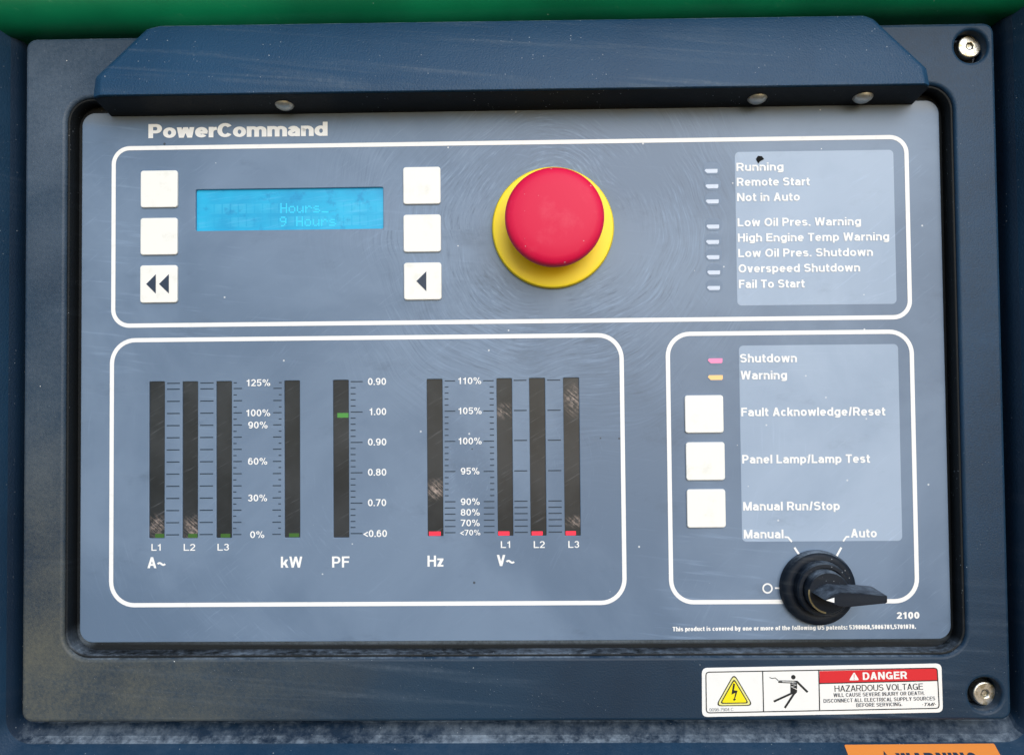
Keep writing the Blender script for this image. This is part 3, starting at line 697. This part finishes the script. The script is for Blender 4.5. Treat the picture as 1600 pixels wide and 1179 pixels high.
# ------------------------------------------------------------------ display
scr = plate('display_screen', [rrect(DS[0] - .0006, DS[1] - .0006, DS[2] + .0006, DS[3] + .0006, .0004, 2)], -.0018, -.0013, 'lcd', panel, 0, 1)
FNT = {'H': '10001 10001 10001 11111 10001 10001 10001', 'o': '00000 00000 01110 10001 10001 10001 01110', 'u': '00000 00000 10001 10001 10001 10011 01101',
       'r': '00000 00000 10110 11001 10000 10000 10000', 's': '00000 00000 01110 10000 01110 00001 11110', '9': '01110 10001 10001 01111 00001 00010 01100', '_': '00000 00000 00000 00000 00000 00000 11111'}
def lcd_text(s, px, py, cw, chh):
    ink = Ink(-.0012)
    for i, ch in enumerate(s):
        if ch == ' ': continue
        for r, row in enumerate(FNT[ch].split()):
            for c, b in enumerate(row):
                if b == '1':
                    x = px + i*cw + c*cw/6.0; y = py + r*chh/7.0 - .01*i*cw
                    q = prect(x + .1, y + .1, x + cw/6.0 - .1, y + chh/7.0 - .1, -.0012); ink.polys([[(q[0], q[1]), (q[2], q[1]), (q[2], q[3]), (q[0], q[3])]])
    ink.out('display_text', 'lcdtext', scr)
lcd_text('Hours_', 438, 317.5, 12.9, 15.5)
lcd_text('9 Hours', 437, 338.5, 12.9, 15.5)

# ------------------------------------------------------------------ push buttons
KN = .0009
def key(x0, y0, x1, y1): return plate('push_button', [rrect(*prect(x0, y0, x1, y1, KN), .0011, 5)], -.0003, KN, 'key', panel, .00035, 3)
def tri(parent, pts):
    q = [P(*p, KN) for p in pts]; ink = Ink(KN + .0001); ink.polys([q]); ink.out('arrow_symbol', 'navy', parent)
key(219.3, 266.3, 277.2, 324); key(219, 340.3, 277, 398)
kk = key(218.6, 414.2, 277, 472.8)
tri(kk, [(228.5, 443.8), (243.6, 458.8), (243.6, 428.4)]); tri(kk, [(248.6, 443.6), (264, 458.6), (264, 428.2)])
key(629.8, 260.7, 688.2, 318.7); key(630.2, 335, 688.8, 393.5)
kk = key(631, 410, 689.7, 468.2); tri(kk, [(650.6, 439.2), (666.2, 455), (666.2, 423.8)])
key(1070.3, 617.2, 1130.6, 676); key(1072, 690.5, 1132.8, 750); key(1073.5, 764, 1134, 824)

# ------------------------------------------------------------------ indicator lamps
def lamp(px, py, mat, wpx=19.5, hpx=6.2):
    q = prect(px - 12.5, py - 13, px + 14, py + 6.5)
    rg = plate('indicator_lamp', [rrect(*q, .0023, 6)], -.0002, .0001, 'lensring', panel, .00004, 1)
    l0, b0, r0, t0 = prect(px - wpx/2, py - hpx/2, px + wpx/2, py + hpx/2, .0004); h_ = t0 - b0
    sh = [(l0 + h_*.15, t0), (l0 - h_*.1, t0 - h_*.4), (l0 + h_*.5, b0), (r0 - h_*.2, b0), (r0, b0 + h_*.25), (r0, t0)]
    plate('lens', [sh], .0, .0002, mat, rg, 0, 1)
for px, py in ((1111.6, 267), (1112.8, 291), (1113.4, 314.7), (1114.2, 354), (1113.8, 378), (1114.4, 401.7), (1115.6, 425.6), (1115.4, 449.8)): lamp(px, py, 'lens')
lamp(1118, 563.4, 'lamp_pink', 22, 7.4); lamp(1118.3, 589.6, 'lamp_amber', 22.5, 7.4)
# black flake stuck on the upper text window
fl = [P(x, y) for x, y in ((1181, 248.5), (1184, 244), (1190, 244.5), (1193.5, 249), (1187.5, 252), (1184.8, 255.5))]
plate('paint_flake', [fl], .0001, .00045, 'flake', face, .00008, 1)

# ------------------------------------------------------------------ emergency stop button
stop = lathe('emergency_stop_button', ES, [(.0238, -.0002), (.0238, .0016), (.0233, .0024), (.0224, .0026), (.0150, .0022), (.0118, .0020), (.0116, .0100)], 'yellow', panel, 96)
stop['label'] = 'yellow collar ring under the red mushroom head'
hc = P(866.3, 339.5, .0165)
lathe('mushroom_head', hc, [(.0110, .0095), (.0165, .0118), (.0180, .0126), (.0184, .0156), (.01835, .0174), (.0179, .0187), (.0170, .0195), (.0150, .0201), (.0110, .0205), (.0055, .0207), (.0015, .0208)], 'red', stop, 96, 60)

# ------------------------------------------------------------------ selector switch
kc = P(1280, 919, .003)
sw = lathe('selector_switch', kc, [(.0142, -.0002), (.0142, .0022), (.0136, .0034), (.0126, .0040), (.0108, .0042), (.0104, .0040)], 'switch', panel, 80)
rc = (kc[0] + .0002, kc[1] + .0006)
lathe('switch_ring', rc, [(.0103, .0038), (.0101, .0074), (.0096, .0080), (.0084, .0081), (.0081, .0072)], 'switch', sw, 72)
lathe('switch_cap', rc, [(.0079, .0068), (.0078, .0112), (.0073, .0120), (.0020, .0123)], 'switch', sw, 64)
def pu(x, y, n): a = P(x, y, n); return (a[0], a[1])
NHd = .0235
hd = [pu(x, y, NHd) for x, y in ((1289, 937), (1300, 929.5), (1313, 924), (1350, 926.6), (1385, 929.8), (1388, 931.5), (1388, 941), (1385, 942.5), (1331, 948), (1311, 948), (1300, 944))]
vs, fs = [], []; k = len(hd); cx = sum(p[0] for p in hd)/k; cy = sum(p[1] for p in hd)/k
for (n, g_) in ((.0105, 1.05), (.0225, 1.0), (.0232, .975), (NHd, .90)):
    for (a, b) in hd: vs.append((cx + (a - cx)*g_, cy + (b - cy)*g_, n))
for j in range(3):
    for i in range(k): i2 = (i + 1) % k; fs.append((j*k + i2, j*k + i, (j + 1)*k + i, (j + 1)*k + i2))
fs.append(tuple(3*k + i for i in range(k))[::-1])
lever = mk('switch_lever', vs, fs, 'switch', sw, 30)
ar = [pu(x, y, NHd) for x, y in ((1290.5, 937.2), (1303.5, 941), (1303.5, 933))]
ink = Ink(NHd + .0001); ink.polys([ar]); ink.out('pointer_mark', 'print', sw)
# worn rim of the cap, lower left
arcp = [(rc[0] + .0080*math.cos(R_(a)), rc[1] + .0080*math.sin(R_(a))) for a in range(176, 262, 6)]
rm = [(x, y) for x, y in arcp]; ink = Ink(.0121)
ink.polys(ribbon([(rc[0] + .0074*math.cos(R_(a)), rc[1] + .0074*math.sin(R_(a))) for a in range(170, 264, 6)], .0006)); ink.out('worn_rim', 'arm', sw)

# ------------------------------------------------------------------ danger sticker on the bezel
NS_ = NB + .00005
dn = thing('danger_sticker', 'white hazardous voltage danger sticker with red header on the lower bezel', 'sticker', (*P(1284, 1115, NS_), NB))
def rpoly(corners, r, n, k=5):
    """polygon through photo pixels with rounded corners (radius in pixels)"""
    out = []; m = len(corners)
    for i in range(m):
        p, a, b = Vector(corners[i]), Vector(corners[i - 1]), Vector(corners[(i + 1) % m])
        da, db = (a - p).normalized(), (b - p).normalized(); ang = da.angle(db); t = r/math.tan(ang/2)
        q0, q1 = p + da*t, p + db*t
        for j in range(k + 1):
            s = j/k; q = q0*(1 - s)**2 + p*2*s*(1 - s) + q1*s**2; out.append((q.x, q.y))
    return [P(x, y, n) for x, y in out]
def ccw(lp): 
    return lp if sum(lp[i][0]*lp[(i + 1) % len(lp)][1] - lp[(i + 1) % len(lp)][0]*lp[i][1] for i in range(len(lp))) > 0 else lp[::-1]
back = plate('backing', [ccw(rpoly([(1096.5, 1042.7), (1470.8, 1035.6), (1473.2, 1112), (1096.8, 1119.2)], 9, NS_))], NB - .00005, NB + .00018, 'st_white', dn, .00005, 1)
N2 = NB + .00018
def flat(name, pts, mat, lift, parent=dn, r=0):
    lp = ccw(rpoly(pts, r, N2)) if r else ccw([P(x, y, N2) for x, y in pts])
    ink = Ink(N2 + lift); ink.polys([lp]); return ink.out(name, mat, parent)
flat('red_header', [(1280.5, 1047.6), (1463.8, 1043.5), (1464.6, 1062), (1280.6, 1066.4)], 'st_red', .00005)
ink = Ink(N2 + .00009)
ink.polys(ribbon(rpoly([(1102.9, 1049.3), (1464.2, 1042.8), (1467.5, 1105.6), (1103.7, 1112.8)], 5.5, N2), .00038, True))
for a, b in (((1191.6, 1047.6), (1193, 1111)), ((1279.3, 1046.2), (1280.6, 1109.3)), ((1280, 1067), (1465, 1062.3))): ink.polys(ribbon([P(*a, N2), P(*b, N2)], .00038))
ink.out('outline', 'st_black', dn)
tro = [(1146.8, 1051), (1117.8, 1102.6), (1177, 1101.8)]
def shrink(pts, d):
    c = Vector((sum(p[0] for p in pts)/3, sum(p[1] for p in pts)/3)); out = []
    for p in pts: v_ = c - Vector(p); out.append(tuple(Vector(p) + v_.normalized()*d*2))
    return out
wt = flat('warning_triangle', tro, 'st_black', .00005, dn, 5.5)
flat('triangle_rim', shrink(tro, 1.5), 'st_pale', .00008, wt, 4.5)
flat('triangle_inner_line', shrink(tro, 4.0), 'st_black', .00011, wt, 3)
flat('triangle_field', shrink(tro, 5.6), 'st_yel', .00014, wt, 2)
Zq = lambda x, y: (1095 + x/8.42, 1030 + y/8.42)
flat('lightning_bolt', [Zq(*q) for q in ((425, 308), (449, 316), (434, 398), (482, 404), (449, 512), (462, 516), (434, 542), (420, 508), (436, 514), (452, 432), (402, 456))], 'st_black', .00018, wt)
fig = flat('stick_figure', [Zq(*q) for q in ((1178, 300), (1266, 282), (1266, 428), (1232, 460), (1190, 445), (1178, 430))], 'st_black', .00005)
def stroke(name, pts, wpx, mat, lift, parent): 
    ink = Ink(N2 + lift); ink.polys(ribbon([P(*Zq(*q), N2) for q in pts], wpx/8.42*.000245)); return ink.out(name, mat, parent)
hp = P(*Zq(1217, 228), N2); ink = Ink(N2 + .00005); ink.polys([circ(hp, 29/8.42*.000245, 24)]); ink.out('figure_head', 'st_black', fig)
for pts, w_ in ((((1018, 291), (1200, 300)), 20), (((1030, 275), (1275, 280)), 10), (((1262, 285), (1405, 425)), 27), (((1200, 438), (960, 548)), 26), (((1236, 430), (1104, 632)), 27)):
    stroke('figure_limb', pts, w_, 'st_black', .00008, fig)
stroke('figure_wire', ((903, 230), (935, 244), (980, 238), (1022, 275)), 9, 'st_black', .00007, fig)
stroke('figure_jolt', ((1070, 285), (1255, 298), (1190, 315), (1256, 330), (1186, 352), (1262, 388)), 9, 'st_white', .00014, fig)
Z3 = lambda x, y: (1275 + x/7.8, 1030 + y/7.8)
ht = flat('header_triangle', [Z3(462, 146), Z3(400, 250), Z3(526, 247)], 'st_white', .00012, dn, 1.6)
ink = Ink(N2 + .00016)
ink.polys(ribbon([P(*Z3(463, 175), N2), P(*Z3(463, 218), N2)], .00022)); ink.polys(ribbon([P(*Z3(463, 228), N2), P(*Z3(463, 238), N2)], .00024)); ink.out('exclamation_mark', 'st_red', ht)
def dt(s, x0, y0, x1, y1, cap, wt_, mat='st_black', **k): return text('lettering', s, x0, y0, x1, y1, cap, wt_, mat, dn, n=N2, nlift=.00013, **k)
dt('DANGER', 1348, 1061.2, 1417.2, 1059.4, 11.4, .26, 'st_white', track=.1, bar=.75)
dt('HAZARDOUS VOLTAGE', 1304.2, 1079.8, 1442.2, 1076.3, 9.4, .125, 'st_black')
dt('WILL CAUSE SEVERE INJURY OR DEATH.', 1302.6, 1088, 1444.5, 1084.6, 5.7, .15, 'st_grey', bar=.9, track=.16)
dt('DISCONNECT ALL ELECTRICAL SUPPLY SOURCES', 1286.8, 1097, 1461, 1092.9, 5.7, .15, 'st_grey', bar=.9, track=.16)
dt('BEFORE SERVICING.', 1338, 1103.6, 1409.6, 1101.9, 5.7, .15, 'st_grey', bar=.9, track=.16)
dt('*TMI*', 1440, 1102.3, 1461, 1101.8, 5, .19, slant=.25, track=.16)
dt('0098-7904 C', 1108.8, 1110.4, 1146, 1109.6, 4.8, .09, 'st_grey')

# ------------------------------------------------------------------ orange sticker on the sloping apron
def apt(t): return (v1 + SL.x*t, n1 + SL.y*t)
lo, hi = 0.0, .03
for _ in range(40):
    m = (lo + hi)/2; vv, nn = apt(m)
    if PIX(.12, vv, nn)[1] < 1163: lo = m
    else: hi = m
vv, nn = apt(lo)
uL = P(1319, 1164.5, nn)[0]; uR_ = P(1553, 1161.5, nn)[0]; Wd = uR_ - uL
og = bpy.data.objects.new('warning_sticker', None); S.collection.objects.link(og)
og['label'] = 'orange warning sticker on the blue surround below the danger sticker'; og['category'] = 'sticker'
# local frame: x along the sticker, y up the slope, z off the surface
ex = Vector((1, .006, 0)).normalized(); ey = Vector((0, .575, -.818)).normalized(); ez = ex.cross(ey).normalized(); ey = ez.cross(ex)
mw = Matrix.Identity(4)
for c, e in enumerate((wdir(ex), wdir(ey), wdir(ez))):
    for r in range(3): mw[r][c] = e[r]
mw.translation = w3((uL, vv, nn)) + wdir(ez)*.0001; og.matrix_world = mw; ORG[og.name] = Vector((0, 0, 0))
Hs = .034
plate('backing', [rrect(0, -Hs, Wd, 0, .0004, 2)], -.0004, .0001, 'st_or', og, .00003, 1)
cap = .0066
text('lettering', 'WARNING', 0, 0, 0, 0, cap, .2, 'navy', og, n=.0001, nlift=.00008, track=.12, uv=((Wd*.315, -.0035 - cap), (Wd*.845, -.0035 - cap)))
ink = Ink(.00018); ink.polys(ribbon([(Wd*.205, -.0035 - cap), (Wd*.285, -.0035 - cap), (Wd*.245, -.0032)], .0009, True))
ink.polys([[(Wd*.241, -.0035 - cap*.75), (Wd*.249, -.0035 - cap*.75), (Wd*.25, -.0035 - cap*.35), (Wd*.24, -.0035 - cap*.35)]]); ink.out('alert_triangle', 'navy', og)
